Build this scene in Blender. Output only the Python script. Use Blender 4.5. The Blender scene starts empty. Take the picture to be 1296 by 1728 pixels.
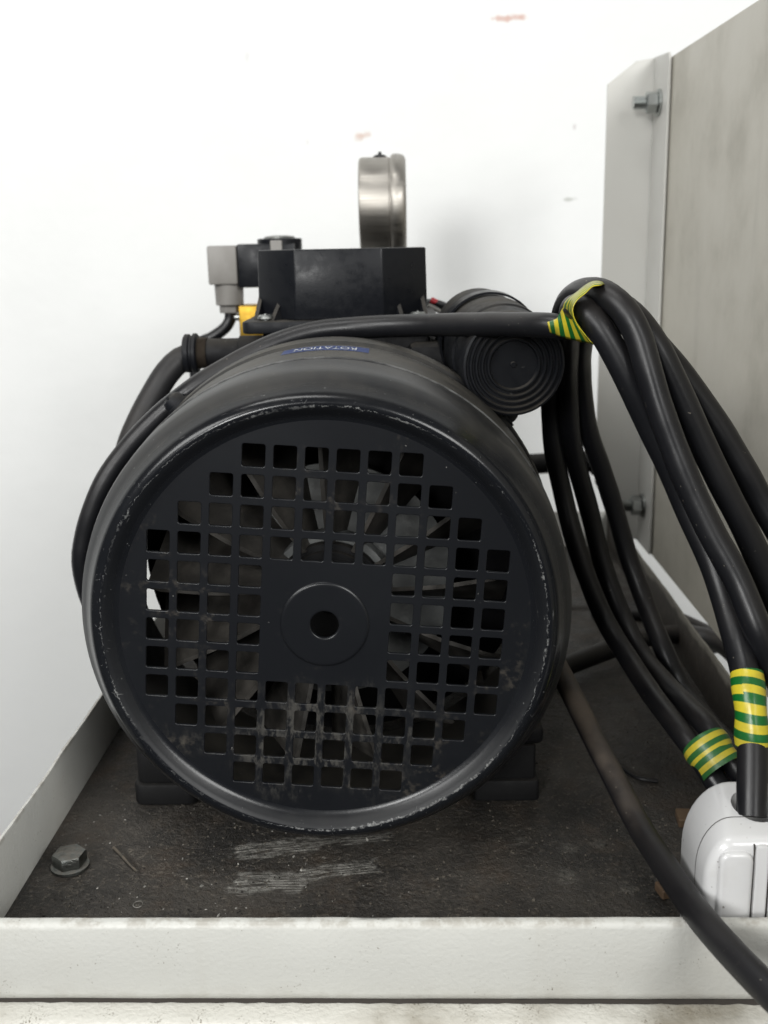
import bpy, bmesh, math, random
from mathutils import Vector, Matrix, noise as mnoise
random.seed(11)
SC = bpy.context.scene
COL = SC.collection
pi = math.pi

# ------------------------------------------------------------------ camera
F, CX, CY, H = 1798.0, 648.0, 864.0, 0.2824
yv = Vector((21, -447, F)).normalized()
zv = -Vector((148, 7236, F)).normalized()
zv = (zv - yv * zv.dot(yv)).normalized()
xv = yv.cross(zv)
CAM = Vector((0, 0, H))
cd = bpy.data.cameras.new("camera")
cd.sensor_fit = 'HORIZONTAL'; cd.sensor_width = 36.0; cd.lens = F / 1296 * 36
cd.clip_start = 0.01; cd.clip_end = 50
cd.dof.use_dof = True; cd.dof.focus_distance = 0.47; cd.dof.aperture_fstop = 18
cam = bpy.data.objects.new("camera", cd); COL.objects.link(cam)
cam.matrix_world = Matrix(((xv.x, -xv.y, -xv.z, 0), (yv.x, -yv.y, -yv.z, 0), (zv.x, -zv.y, -zv.z, H), (0, 0, 0, 1)))
SC.camera = cam

# ------------------------------------------------------------------ light
w = bpy.data.worlds.new("World"); SC.world = w; w.use_nodes = True
w.node_tree.nodes["Background"].inputs[0].default_value = (0.95, 0.97, 1.0, 1)
w.node_tree.nodes["Background"].inputs[1].default_value = 0.06
def area(name, loc, target, sx, sy, power, col=(1, 1, 1)):
    l = bpy.data.lights.new(name, 'AREA'); l.shape = 'RECTANGLE'; l.size = sx; l.size_y = sy
    l.energy = power; l.color = col
    o = bpy.data.objects.new(name, l); COL.objects.link(o); o.location = loc
    o.rotation_euler = (Vector(target) - Vector(loc)).to_track_quat('-Z', 'Y').to_euler()
area("room_lamp", (-1.30, -0.80, 1.20), (0.0, 0.75, 0.25), 0.9, 0.7, 27, (1.0, 1.0, 0.985))
area("room_lamp", (1.00, -1.10, 1.05), (-0.1, 0.5, 0.1), 1.1, 0.6, 35, (1.0, 1.0, 0.985))
area("window_lamp", (-0.55, -1.15, 0.62), (0.0, 0.85, 0.28), 0.30, 0.30, 14, (1.0, 1.0, 0.985))
area("ceiling_lamp", (-0.45, 0.10, 1.95), (-0.05, 0.7, 0.1), 1.0, 0.35, 12, (1.0, 1.0, 0.985))
SC.view_settings.view_transform = 'Standard'; SC.view_settings.look = 'None'
SC.view_settings.exposure = -0.08; SC.view_settings.gamma = 1.0
SC.render.engine = 'CYCLES'
SC.cycles.use_denoising = True
SC.cycles.max_bounces = 8

# ------------------------------------------------------------------ helpers
def ray(px, py):
    d = Vector(((px - CX) / F, (py - CY) / F, 1.0))
    return Vector((xv.dot(d), yv.dot(d), zv.dot(d)))
def P(px, py, Y):
    r = ray(px, py); return CAM + r * (Y / r.y)
def PZ(px, py, z=0.003):
    r = ray(px, py); return CAM + r * ((z - H) / r.z)
def PX(px, py, X):
    r = ray(px, py); return CAM + r * (X / r.x)

WM = {}
def root(name, loc, label, cat, group=None, rz=0.0):
    o = bpy.data.objects.new(name, None); COL.objects.link(o)
    o.empty_display_size = 0.02
    o.location = loc; o.rotation_euler = (0, 0, rz)
    WM[o.name] = Matrix.Translation(loc) @ Matrix.Rotation(rz, 4, 'Z')
    o["label"] = label; o["category"] = cat
    if group: o["group"] = group
    return o
def tag(o, label, cat, group=None):
    o["label"] = label; o["category"] = cat
    if group: o["group"] = group
def obj(name, bm, m, parent=None, smooth=35, local=False):
    """bm in world coordinates (or in the parent's, local=True) -> one linked mesh object"""
    me = bpy.data.meshes.new(name)
    if isinstance(bm, bmesh.types.BMesh):
        bmesh.ops.recalc_face_normals(bm, faces=bm.faces)
        bm.to_mesh(me); bm.free()
    else:
        me = bm; me.name = name
    if smooth:
        for p in me.polygons: p.use_smooth = True
        me.set_sharp_from_angle(angle=math.radians(smooth))
    me.materials.clear(); me.materials.append(m)
    o = bpy.data.objects.new(name, me); COL.objects.link(o)
    if parent is not None:
        M = WM[parent.name]
        WM[o.name] = M
        if not local: me.transform(M.inverted())
        o.parent = parent
    else:
        WM[o.name] = Matrix.Identity(4)
    return o
def B(): return bmesh.new()
def box(bm, x0, x1, y0, y1, z0, z1, bev=0.0, seg=2):
    r = bmesh.ops.create_cube(bm, size=1.0)
    vs = r['verts']
    for v in vs:
        v.co = Vector(((x0 + x1) / 2 + v.co.x * (x1 - x0), (y0 + y1) / 2 + v.co.y * (y1 - y0), (z0 + z1) / 2 + v.co.z * (z1 - z0)))
    if bev:
        es = list({e for v in vs for e in v.link_edges})
        r2 = bmesh.ops.bevel(bm, geom=es, offset=bev, segments=seg, profile=0.5, affect='EDGES')
        vs = list({v for f in r2['faces'] for v in f.verts} | {v for v in vs if v.is_valid})
    return vs
def lathe(bm, prof, axis='Y', c=(0, 0, 0), seg=48, a0=0.0, a1=2 * pi):
    """prof: [(r, t)] with t along the axis, revolved round an axis through c"""
    c = Vector(c); full = abs(a1 - a0 - 2 * pi) < 1e-6
    n = seg if full else seg + 1
    rings = []
    for r, t in prof:
        ring = []
        if r < 1e-7:
            v = bm.verts.new(c + ax(axis, 0, 0, t)); ring = [v] * n
        else:
            for i in range(n):
                a = a0 + (a1 - a0) * i / seg
                ring.append(bm.verts.new(c + ax(axis, r * math.cos(a), r * math.sin(a), t)))
        rings.append(ring)
    for A, Bq in zip(rings, rings[1:]):
        for i in range(n if full else n - 1):
            j = (i + 1) % n
            f = []
            for v in (A[i], A[j], Bq[j], Bq[i]):
                if v not in f: f.append(v)
            if len(f) >= 3:
                try: bm.faces.new(f)
                except ValueError: pass
def ax(axis, u, v, t):
    if axis == 'Y': return Vector((u, t, v))
    if axis == 'X': return Vector((t, u, v))
    return Vector((u, v, t))
def prism(bm, pts, axis, t0, t1, bev=0.0, seg=2, c=(0, 0, 0), taper=1.0):
    c = Vector(c)
    cu = sum(p[0] for p in pts) / len(pts); cv = sum(p[1] for p in pts) / len(pts)
    a = [bm.verts.new(c + ax(axis, p[0], p[1], t0)) for p in pts]
    b = [bm.verts.new(c + ax(axis, cu + (p[0] - cu) * taper, cv + (p[1] - cv) * taper, t1)) for p in pts]
    fs = [bm.faces.new(a), bm.faces.new(list(reversed(b)))]
    n = len(pts)
    for i in range(n):
        fs.append(bm.faces.new((a[i], b[i], b[(i + 1) % n], a[(i + 1) % n])))
    if bev:
        bmesh.ops.recalc_face_normals(bm, faces=fs)
        es = list(set(fs[0].edges) | set(fs[1].edges))
        bmesh.ops.bevel(bm, geom=es, offset=bev, segments=seg, profile=0.5, affect='EDGES', clamp_overlap=True)
def rrect(x0, x1, y0, y1, r, n=4):
    out = []
    for cx, cy, s in ((x1 - r, y1 - r, 0), (x0 + r, y1 - r, 1), (x0 + r, y0 + r, 2), (x1 - r, y0 + r, 3)):
        for i in range(n + 1):
            a = (s + i / n) * pi / 2
            out.append((cx + r * math.cos(a), cy + r * math.sin(a)))
    return out
def hexpts(r, rot=0.0): return [(r * math.cos(rot + k * pi / 3), r * math.sin(rot + k * pi / 3)) for k in range(6)]
def spline(pts, step=0.004, closed=False):
    pts = [Vector(p) for p in pts]; n = len(pts); out = []
    rng = n if closed else n - 1
    for i in range(rng):
        if closed:
            p0, p1, p2, p3 = pts[(i - 1) % n], pts[i], pts[(i + 1) % n], pts[(i + 2) % n]
        else:
            p1, p2 = pts[i], pts[i + 1]
            p0 = pts[i - 1] if i else p1 * 2 - p2
            p3 = pts[i + 2] if i + 2 < n else p2 * 2 - p1
        d1 = max((p1 - p0).length, 1e-6) ** .5; d2 = max((p2 - p1).length, 1e-6) ** .5; d3 = max((p3 - p2).length, 1e-6) ** .5
        k = max(2, int((p2 - p1).length / step))
        m1 = ((p1 - p0) / d1 - (p2 - p0) / (d1 + d2) + (p2 - p1) / d2) * d2
        m2 = ((p2 - p1) / d2 - (p3 - p1) / (d2 + d3) + (p3 - p2) / d3) * d2
        for j in range(k):
            t = j / k; t2 = t * t; t3 = t2 * t
            out.append(p1 * (2 * t3 - 3 * t2 + 1) + m1 * (t3 - 2 * t2 + t) + p2 * (-2 * t3 + 3 * t2) + m2 * (t3 - t2))
    if not closed: out.append(pts[-1])
    return out
def tube(bm, path, r, seg=20, cap=True, wob=0.0):
    """sweep a circle along a dense path; UV: u round, v metres along"""
    uvl = bm.loops.layers.uv.verify()
    T = [(path[min(i + 1, len(path) - 1)] - path[max(i - 1, 0)]).normalized() for i in range(len(path))]
    N = T[0].orthogonal().normalized(); L = 0.0; rings = []
    for i, p in enumerate(path):
        if i:
            L += (p - path[i - 1]).length
            N = (N - T[i] * N.dot(T[i])).normalized()
        Bn = T[i].cross(N)
        rr = r(i / (len(path) - 1)) if callable(r) else r
        if wob: rr *= 1 + wob * mnoise.noise(p * 60)
        rings.append(([bm.verts.new(p + (N * math.cos(2 * pi * k / seg) + Bn * math.sin(2 * pi * k / seg)) * rr) for k in range(seg)], L))
    for (A, la), (C, lc) in zip(rings, rings[1:]):
        for k in range(seg):
            j = (k + 1) % seg
            f = bm.faces.new((A[k], A[j], C[j], C[k]))
            for lp, uv in zip(f.loops, ((k / seg, la), ((k + 1) / seg, la), ((k + 1) / seg, lc), (k / seg, lc))):
                lp[uvl].uv = uv
    if cap:
        bm.faces.new(list(reversed(rings[0][0]))); bm.faces.new(rings[-1][0])
def rot_about(bm, c, axis, ang, verts=None):
    bmesh.ops.rotate(bm, cent=Vector(c), matrix=Matrix.Rotation(ang, 3, axis), verts=verts or bm.verts)

# ------------------------------------------------------------------ materials
class NT:
    def __init__(s, name):
        s.m = bpy.data.materials.new(name); s.m.use_nodes = True
        s.t = s.m.node_tree; s.b = s.t.nodes["Principled BSDF"]
        s.tc = s.t.nodes.new("ShaderNodeTexCoord")
    def n(s, kind, **kw):
        nd = s.t.nodes.new(kind)
        for k, v in kw.items(): setattr(nd, k, v)
        return nd
    def put(s, sock, v):
        if isinstance(v, bpy.types.NodeSocket): s.t.links.new(v, sock)
        else: sock.default_value = v
    def math(s, op, a, b=None, c=None, clamp=False):
        nd = s.n("ShaderNodeMath", operation=op, use_clamp=clamp)
        s.put(nd.inputs[0], a)
        if b is not None: s.put(nd.inputs[1], b)
        if c is not None: s.put(nd.inputs[2], c)
        return nd.outputs[0]
    def obj(s): return s.tc.outputs['Object']
    def mapping(s, vec=None, loc=(0, 0, 0), rot=(0, 0, 0), scale=(1, 1, 1), kind='POINT'):
        nd = s.n("ShaderNodeMapping", vector_type=kind)
        s.put(nd.inputs['Vector'], vec or s.obj())
        nd.inputs['Location'].default_value = loc; nd.inputs['Rotation'].default_value = rot; nd.inputs['Scale'].default_value = scale
        return nd.outputs[0]
    def noise(s, scale, detail=4, rough=.55, vec=None, dist=0.0):
        nd = s.n("ShaderNodeTexNoise")
        s.put(nd.inputs['Vector'], vec or s.obj())
        nd.inputs['Scale'].default_value = scale; nd.inputs['Detail'].default_value = detail
        nd.inputs['Roughness'].default_value = rough; nd.inputs['Distortion'].default_value = dist
        return nd.outputs['Fac']
    def voro(s, scale, vec=None, feature='F1'):
        nd = s.n("ShaderNodeTexVoronoi", feature=feature)
        s.put(nd.inputs['Vector'], vec or s.obj()); nd.inputs['Scale'].default_value = scale
        return nd.outputs['Distance']
    def ramp(s, v, a, b, lo=0.0, hi=1.0):
        nd = s.n("ShaderNodeMapRange", interpolation_type='SMOOTHSTEP')
        s.put(nd.inputs[0], v)
        nd.inputs[1].default_value = a; nd.inputs[2].default_value = b
        nd.inputs[3].default_value = lo; nd.inputs[4].default_value = hi
        return nd.outputs[0]
    def mix(s, f, a, b):
        nd = s.n("ShaderNodeMix", data_type='RGBA')
        s.put(nd.inputs[0], f)
        s.put(nd.inputs[6], a if isinstance(a, bpy.types.NodeSocket) else (*a, 1))
        s.put(nd.inputs[7], b if isinstance(b, bpy.types.NodeSocket) else (*b, 1))
        return nd.outputs[2]
    def sep(s, vec):
        nd = s.n("ShaderNodeSeparateXYZ"); s.put(nd.inputs[0], vec); return nd.outputs
    def normal_z(s):
        g = s.n("ShaderNodeNewGeometry"); return s.sep(g.outputs['Normal'])[2]
    def bump(s, h, strength, dist, prev=None):
        nd = s.n("ShaderNodeBump"); s.put(nd.inputs['Height'], h)
        nd.inputs['Strength'].default_value = strength; nd.inputs['Distance'].default_value = dist
        if prev: s.t.links.new(prev, nd.inputs['Normal'])
        return nd.outputs[0]
    def done(s, col, rough, metal=0.0, normal=None, spec=.5, coat=0.0):
        s.put(s.b.inputs['Base Color'], col if isinstance(col, bpy.types.NodeSocket) else (*col, 1))
        s.put(s.b.inputs['Roughness'], rough)
        if metal is not None: s.put(s.b.inputs['Metallic'], metal)
        s.b.inputs['Specular IOR Level'].default_value = spec
        s.b.inputs['Coat Weight'].default_value = coat
        if normal: s.t.links.new(normal, s.b.inputs['Normal'])
        return s.m

def paint(name, col, dirt, rough=.42, specks=.63, peel=700, peel_str=.12, dirt_amt=.5):
    t = NT(name)
    big = t.noise(14, 5, .6)
    c = t.mix(t.ramp(big, .45, .8, 0, dirt_amt), col, dirt)
    st = t.noise(30, 5, .6, t.mapping(scale=(1, 1, .12) if 'ledge' not in name and 'enamel' not in name else (.25, 2.5, 1)))
    c = t.mix(t.ramp(st, .56, .78, 0, dirt_amt * .7), c, dirt)
    if 'powder' in name:
        z = t.sep(t.obj())[2]
        k = t.math('MULTIPLY', t.ramp(z, .0335, .0357), t.ramp(t.noise(70, 5, .75), .45, .62))
        c = t.mix(t.math('MULTIPLY', k, .42), c, (.17, .14, .10))
        k = t.math('MULTIPLY', t.ramp(z, .012, .003), t.ramp(t.noise(55, 5, .75), .40, .62))
        c = t.mix(t.math('MULTIPLY', k, .22), c, (.24, .215, .175))
    sp = t.noise(1150, 2, .5)
    gate = t.noise(60, 4, .7)
    c = t.mix(t.math('MULTIPLY', t.ramp(sp, specks, specks + .05), t.ramp(gate, .5, .66, 0, .9)), c, (.14, .12, .09))
    n1 = t.bump(t.noise(peel, 2, .5), peel_str, .0006)
    n2 = t.bump(t.noise(90, 2, .5), .05, .002, n1)
    return t.done(c, t.ramp(big, .3, .7, rough - .07, rough + .1), normal=n2)

M = {}
M['ivory'] = paint('ivory powder coat', (.485, .485, .455), (.37, .35, .30), peel=640, peel_str=.34, specks=.665, dirt_amt=.3)
M['ledge'] = paint('dirty ivory enamel', (.54, .53, .485), (.20, .175, .13), rough=.30, specks=.56, peel=520, peel_str=.7, dirt_amt=1.0)
M['grey'] = paint('grey ivory panel paint', (.43, .408, .35), (.29, .272, .228), rough=.4, specks=.70, peel=500, peel_str=.07, dirt_amt=.7)
M['bracket'] = paint('pale bracket paint', (.52, .515, .485), (.44, .42, .385), rough=.4, specks=.72, peel=500, peel_str=.06, dirt_amt=.35)

def grimy():
    t = NT('tray wall caked in brown grime')
    z = t.sep(t.obj())[2]
    n = t.noise(30, 5, .65)
    k = t.math('ADD', z, t.math('MULTIPLY', t.math('SUBTRACT', n, .5), .016))
    c = t.mix(t.ramp(k, .030, .0345), (.038, .032, .026), (.16, .15, .125))
    c = t.mix(t.ramp(t.noise(120, 4, .7), .5, .7, 0, .5), c, (.09, .078, .062))
    return t.done(c, .6, normal=t.bump(t.noise(300, 4, .7), .4, .0008))
M['grimy'] = grimy()
def wall_mat():
    t = NT('white emulsion wall')
    c = t.mix(t.ramp(t.noise(5, 6, .65), .4, .75, 0, .6), (.83, .838, .828), (.78, .788, .778))
    marks = [(P(855, 31, 1.12), .017, .0035, (.62, .40, .34), .8), (P(612, 229, 1.12), .008, .005, (.60, .42, .34), .7), (P(606, 236, 1.12), .006, .0025, (.7, .62, .58), .6),
             (P(961, 336, 1.12), .008, .0022, (.45, .46, .42), .7), (P(969, 214, 1.12), .002, .0035, (.55, .5, .5), .6), (P(417, 96, 1.12), .0035, .006, (.62, .6, .6), .35), (P(519, 240, 1.12), .001, .003, (.6, .55, .55), .5), (P(872, 29, 1.12), .012, .004, (.62, .40, .34), .7)]
    for p, rx, rz, col, k in marks:
        v = t.mapping(loc=(-p.x / rx, 0, -p.z / rz), scale=(1 / rx, 0, 1 / rz))
        ln = t.n("ShaderNodeVectorMath", operation='LENGTH'); t.put(ln.inputs[0], v)
        d = t.math('ADD', ln.outputs['Value'], t.math('MULTIPLY', t.math('SUBTRACT', t.noise(140, 4, .6), .5), 2.2))
        c = t.mix(t.ramp(d, 1.05, .35, 0, k), c, col)
    nb = t.bump(t.noise(28, 5, .6), .22, .004)
    return t.done(c, .55, normal=nb, spec=.3)
M['wall'] = wall_mat()

def black_plastic(name, col=(.0075, .0083, .0105), rough=.33, dust=.25, dcol=(.10, .09, .075), peel=900, scuff=.22):
    t = NT(name)
    n = t.noise(22, 6, .62); f = t.noise(160, 4, .6)
    up = t.ramp(t.normal_z(), .15, .95)
    d = t.math('MULTIPLY', t.math('MULTIPLY', up, t.ramp(n, .3, .75)), dust)
    c = t.mix(d, col, dcol)
    c = t.mix(t.ramp(t.noise(9, 5, .6), .5, .8, 0, .3), c, tuple(x * 1.5 for x in col))
    sc = t.math('MULTIPLY', t.ramp(t.noise(260, 2, .5), .73, .76), t.ramp(n, .45, .6))
    c = t.mix(t.math('MULTIPLY', sc, scuff), c, (.32, .31, .29))
    r = t.math('ADD', t.ramp(f, .3, .7, rough - .06, rough + .1), t.math('MULTIPLY', d, .4))
    nb = t.bump(t.noise(peel, 2, .5), .08, .0004)
    return t.done(c, r, normal=nb, spec=.22)
M['plastic'] = black_plastic('black moulded plastic', dust=.12)
M['plastic_dusty'] = black_plastic('dusty black plastic', dust=.8, rough=.5)
M['iron'] = black_plastic('black cast iron', (.008, .008, .009), .6, .5, (.085, .075, .06), peel=350)
M['mount'] = black_plastic('black rubber mount', (.007, .007, .0075), .65, .35, (.06, .053, .044))

def cable_mat(name, col, dust, rough=.42, dcol=(.16, .125, .09), grad=None):
    t = NT(name)
    n = t.noise(18, 6, .65); f = t.noise(520, 3, .6)
    up = t.ramp(t.normal_z(), -.2, .9)
    d = t.math('MULTIPLY', t.math('MULTIPLY', up, t.ramp(n, .3, .7)), dust)
    if grad:                                     # sawdust that has settled on one stretch of the cable
        y = t.sep(t.obj())[1]
        d = t.math('MULTIPLY', d, t.ramp(y, grad[0], grad[1], .08, 1))
    c = t.mix(d, col, dcol)
    sp = t.math('MULTIPLY', t.ramp(f, .69, .72), t.ramp(t.noise(40, 3), .47, .6))
    c = t.mix(t.math('MULTIPLY', sp, .55), c, (.30, .27, .22))
    st = t.noise(160, 3, .5, t.mapping(t.tc.outputs['UV'], scale=(2.2, .05, 1)))
    c = t.mix(t.ramp(st, .6, .8, 0, .22), c, (.10, .10, .10))
    nb = t.bump(t.noise(35, 3, .5), .10, .003)
    nb = t.bump(f, .10, .0003, nb)
    return t.done(c, t.math('ADD', t.ramp(n, .3, .7, rough - .06, rough + .1), t.math('MULTIPLY', d, .35)), normal=nb, spec=.38)
M['cable'] = cable_mat('black rubber cable sheath', (.0075, .0078, .0095), .07, .36)
M['cable_dust'] = cable_mat('dusty rubber cable sheath', (.0085, .0085, .010), .8, .42, (.095, .074, .054), (.385, .46))
M['hose'] = cable_mat('matt black hose', (.014, .014, .015), .15, .5)

def cowl_mat():
    t = NT('scratched black sheet steel')
    v = t.mapping(loc=(0, 0, -.1215))                  # motor root stands at z = .003 on the axis
    s = t.sep(v)
    rr = t.math('SQRT', t.math('ADD', t.math('POWER', s[0], 2), t.math('POWER', s[2], 2)))
    n = t.noise(25, 6, .62)
    up = t.ramp(t.normal_z(), .2, .95)
    base = t.mix(t.ramp(t.noise(12, 5, .6), .45, .75), (.0066, .0073, .0090), (.0102, .0112, .0130))
    c = t.mix(t.math('MULTIPLY', t.math('MULTIPLY', up, t.ramp(n, .3, .7)), t.ramp(s[1], -.150, -.146, .10, .33)), base, (.085, .078, .066))
    # worn edge where the paint has chipped off the ridge
    ang = t.math('ARCTAN2', s[2], s[0])
    wob = t.math('MULTIPLY', t.math('SUBTRACT', t.noise(200, 5, .8), .5), .0044)
    wob = t.math('ADD', wob, t.math('MULTIPLY', t.math('SUBTRACT', t.noise(9, 2, .5), .5), .0030))
    dd = t.math('ABSOLUTE', t.math('SUBTRACT', t.math('ADD', rr, wob), .0961))
    wide = t.ramp(t.noise(16, 3, .6), .42, .78, .00010, .0010)
    chip = t.math('MULTIPLY', t.math('LESS_THAN', dd, wide), t.ramp(t.noise(520, 4, .75), .44, .58))
    chip = t.math('MULTIPLY', chip, t.ramp(t.noise(24, 3, .6), .40, .60, .12, 1))
    for rotz, th in ((.9, .70), (-1.1, .71)):
        cmb = t.n("ShaderNodeCombineXYZ"); t.put(cmb.inputs[0], t.math('MULTIPLY', ang, .096)); t.put(cmb.inputs[1], rr)
        tk = t.noise(1.0, 2, .5, t.mapping(t.mapping(cmb.outputs[0], rot=(0, 0, rotz)), scale=(170, 1500, 1)))
        tk = t.math('MULTIPLY', t.ramp(tk, th, th + .03), t.ramp(t.math('ABSOLUTE', t.math('SUBTRACT', rr, .0965)), .0040, .0012))
        chip = t.math('MAXIMUM', chip, t.math('MULTIPLY', tk, t.ramp(t.noise(22, 2), .45, .6)))
    front = t.ramp(s[1], -.149, -.153)
    chip = t.math('MULTIPLY', chip, front)
    # long thin handling scratches round the ridge
    cmb = t.n("ShaderNodeCombineXYZ"); t.put(cmb.inputs[0], t.math('MULTIPLY', ang, .9)); t.put(cmb.inputs[1], t.math('MULTIPLY', rr, 95))
    lines = t.ramp(t.noise(14, 4, .6, cmb.outputs[0]), .66, .72)
    lines = t.math('MULTIPLY', lines, t.ramp(t.math('ABSOLUTE', t.math('SUBTRACT', rr, .0975)), .007, .002))
    lines = t.math('MULTIPLY', lines, t.ramp(t.noise(45, 3), .42, .6, 0, .6))
    spk = t.math('MULTIPLY', t.ramp(t.noise(480, 2, .5), .735, .76), .6)
    edge = t.math('MULTIPLY', t.ramp(t.math('ABSOLUTE', t.math('SUBTRACT', t.math('ADD', s[1], t.math('MULTIPLY', t.math('SUBTRACT', t.noise(200, 3, .7), .5), .001)), -.1065)), .0006, .0002), t.ramp(t.noise(50, 4, .7), .40, .60, .15, .6))
    band = t.math('MULTIPLY', t.ramp(s[1], -.1068, -.1060), t.ramp(t.noise(45, 5, .7), .3, .65, .2, 1))
    c = t.mix(t.math('MULTIPLY', t.math('MULTIPLY', band, up), .6), c, (.10, .092, .076))
    k = t.math('MAXIMUM', t.math('MAXIMUM', chip, edge), t.math('MAXIMUM', lines, spk))
    c = t.mix(t.math('MULTIPLY', k, .8), c, (.19, .192, .188))
    nb = t.bump(t.noise(700, 2), .06, .0004)
    nb = t.bump(t.math('MULTIPLY', k, -1.0), .3, .0004, nb)
    r = t.math('ADD', t.math('ADD', t.ramp(n, .3, .7, .17, .25), t.math('ADD', t.ramp(s[1], -.1485, -.1425, 0, .22), t.math('MULTIPLY', t.ramp(rr, .0960, .0950, 0, .24), front))), t.math('MULTIPLY', band, .2))
    return t.done(c, r, normal=nb, spec=.30)
M['cowl'] = cowl_mat()

def grille_mat():
    t = NT('black grille plate with caked dust')
    s = t.sep(t.mapping(loc=(0, 0, -.1215)))
    base = t.mix(t.ramp(t.noise(10, 5, .6), .45, .75), (.0066, .0073, .0090), (.0094, .0104, .0122))
    # dust lodged round the lower openings
    q = t.math('SQRT', t.math('ADD', t.math('POWER', t.math('MULTIPLY', t.math('ADD', s[0], .004), .55), 2), t.math('POWER', t.math('ADD', s[2], .052), 2)))
    q = t.math('ADD', q, t.math('MULTIPLY', t.math('SUBTRACT', t.noise(45, 4, .7), .5), .05))
    zone = t.ramp(q, .034, .010)
    zone = t.math('MULTIPLY', zone, t.ramp(t.noise(330, 4, .75, t.mapping(rot=(0, .7, 0), scale=(1, 1, .4))), .44, .62))
    zone = t.math('MULTIPLY', zone, t.ramp(s[2], -.022, -.030))
    c = t.mix(t.math('MULTIPLY', zone, .34), base, (.105, .098, .082))
    g2 = t.math('MULTIPLY', t.ramp(t.noise(38, 4, .7), .53, .70), t.ramp(t.noise(300, 3, .7), .45, .65, 0, .32))
    c = t.mix(g2, c, (.12, .105, .085))
    spk = t.math('MULTIPLY', t.ramp(t.noise(520, 2, .5), .745, .77), t.ramp(t.noise(30, 3), .55, .68, 0, .6))
    c = t.mix(spk, c, (.3, .29, .27))
    nb = t.bump(t.noise(700, 2), .05, .0004)
    return t.done(c, t.math('ADD', .30, t.math('MULTIPLY', zone, .4)), normal=nb, spec=.32)
M['grille'] = grille_mat()

def fan_mat(name, a, b):
    t = NT(name)
    n = t.noise(40, 6, .65)
    c = t.mix(t.ramp(n, .35, .7), a, b)
    st = t.noise(120, 4, .6, t.mapping(scale=(1, .2, 1)))
    c = t.mix(t.ramp(st, .55, .75, 0, .6), c, tuple(x * 1.5 for x in b))
    return t.done(c, .7, normal=t.bump(t.noise(500, 3), .15, .0006))
M['blade'] = fan_mat('dust coated fan plastic', (.030, .028, .025), (.066, .060, .052))
M['fandisc'] = fan_mat('grey fan plastic', (.11, .116, .116), (.17, .174, .168))

def metal(name, col, rough, stain=None, amt=.5, aniso=0):
    t = NT(name)
    n = t.noise(60, 5, .6)
    c = t.mix(t.ramp(n, .45, .75, 0, amt), col, stain or tuple(x * .6 for x in col))
    return t.done(c, t.ramp(t.noise(150, 3), .3, .7, rough - .06, rough + .08), 1.0, normal=t.bump(t.noise(400, 3), .06, .0004))
M['zinc'] = metal('zinc plated steel', (.46, .48, .47), .36, (.26, .25, .22))
M['zinc_dull'] = metal('dull oily steel bolt', (.30, .31, .30), .48, (.14, .13, .11), .8)
def dusty_bolt():
    t = NT('dust covered zinc bolt')
    up = t.ramp(t.normal_z(), .3, .9); n = t.noise(300, 5, .7)
    k = t.math('MULTIPLY', up, t.ramp(n, .35, .6))
    c = t.mix(t.ramp(t.noise(90, 4), .4, .7), (.19, .20, .19), (.11, .11, .10))
    c = t.mix(t.math('MULTIPLY', k, .8), c, (.095, .085, .07))
    t.put(t.b.inputs['Metallic'], t.math('SUBTRACT', 1.0, k))
    m = t.done(c, t.math('ADD', .36, t.math('MULTIPLY', k, .45)), None, normal=t.bump(n, .6, .0012))
    return m
M['dusty_bolt'] = dusty_bolt()
M['brass'] = metal('brass', (.48, .30, .045), .45, (.33, .20, .035))
M['rust'] = metal('rusty thread', (.17, .145, .12), .65, (.10, .08, .06))
def brushed():
    t = NT('brushed stainless case')
    st = t.noise(900, 2, .5, t.mapping(scale=(.02, 1, 1)))
    n = t.noise(30, 4)
    c = t.mix(t.ramp(n, .45, .75, 0, .3), (.36, .34, .31), (.26, .235, .205))
    t.b.inputs['Anisotropic'].default_value = .5
    return t.done(c, t.ramp(st, .3, .7, .42, .54), 1.0)
M['stainless'] = brushed()
M['greyplug'] = (lambda t: t.done(t.mix(t.ramp(t.noise(50, 4), .4, .7), (.235, .225, .21), (.20, .19, .175)), .5, normal=t.bump(t.noise(600, 2), .08, .0004)))(NT('grey connector plastic'))
M['dial'] = NT('white dial').done((.75, .75, .72), .4)
M['red'] = NT('red insulation').done((.5, .02, .03), .4)
M['blue'] = (lambda t: t.done(t.mix(t.ramp(t.noise(200, 4, .7), .55, .68, 0, .5), (.012, .034, .15), (.035, .045, .08)), .35))(NT('blue label film'))
M['white_print'] = (lambda t: t.done(t.mix(t.ramp(t.noise(260, 4, .7), .50, .62, 0, .7), (.62, .64, .66), (.12, .13, .15)), .4))(NT('white label print'))
def wood():
    t = NT('raw wood')
    g = t.noise(60, 4, .6, t.mapping(scale=(1, .15, 1)))
    return t.done(t.mix(t.ramp(g, .35, .7), (.10, .062, .036), (.14, .092, .054)), .7, normal=t.bump(g, .2, .001))
M['wood'] = wood()
def whiteplug():
    t = NT('white plug plastic')
    n = t.noise(40, 5, .65)
    c = t.mix(t.ramp(n, .5, .8, 0, .35), (.60, .60, .60), (.42, .405, .37))
    sp = t.math('MULTIPLY', t.ramp(t.noise(360, 2, .5), .70, .73), t.ramp(t.noise(70, 3), .45, .6))
    c = t.mix(t.math('MULTIPLY', sp, .8), c, (.12, .10, .08))
    return t.done(c, .24, normal=t.bump(t.noise(120, 3), .05, .001), coat=.2)
M['plug'] = whiteplug()
M['seam'] = NT('dark seam and gap shade').done((.028, .023, .019), .85)  # plug seams, and the painted shade in the gap under the tray lip
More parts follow.
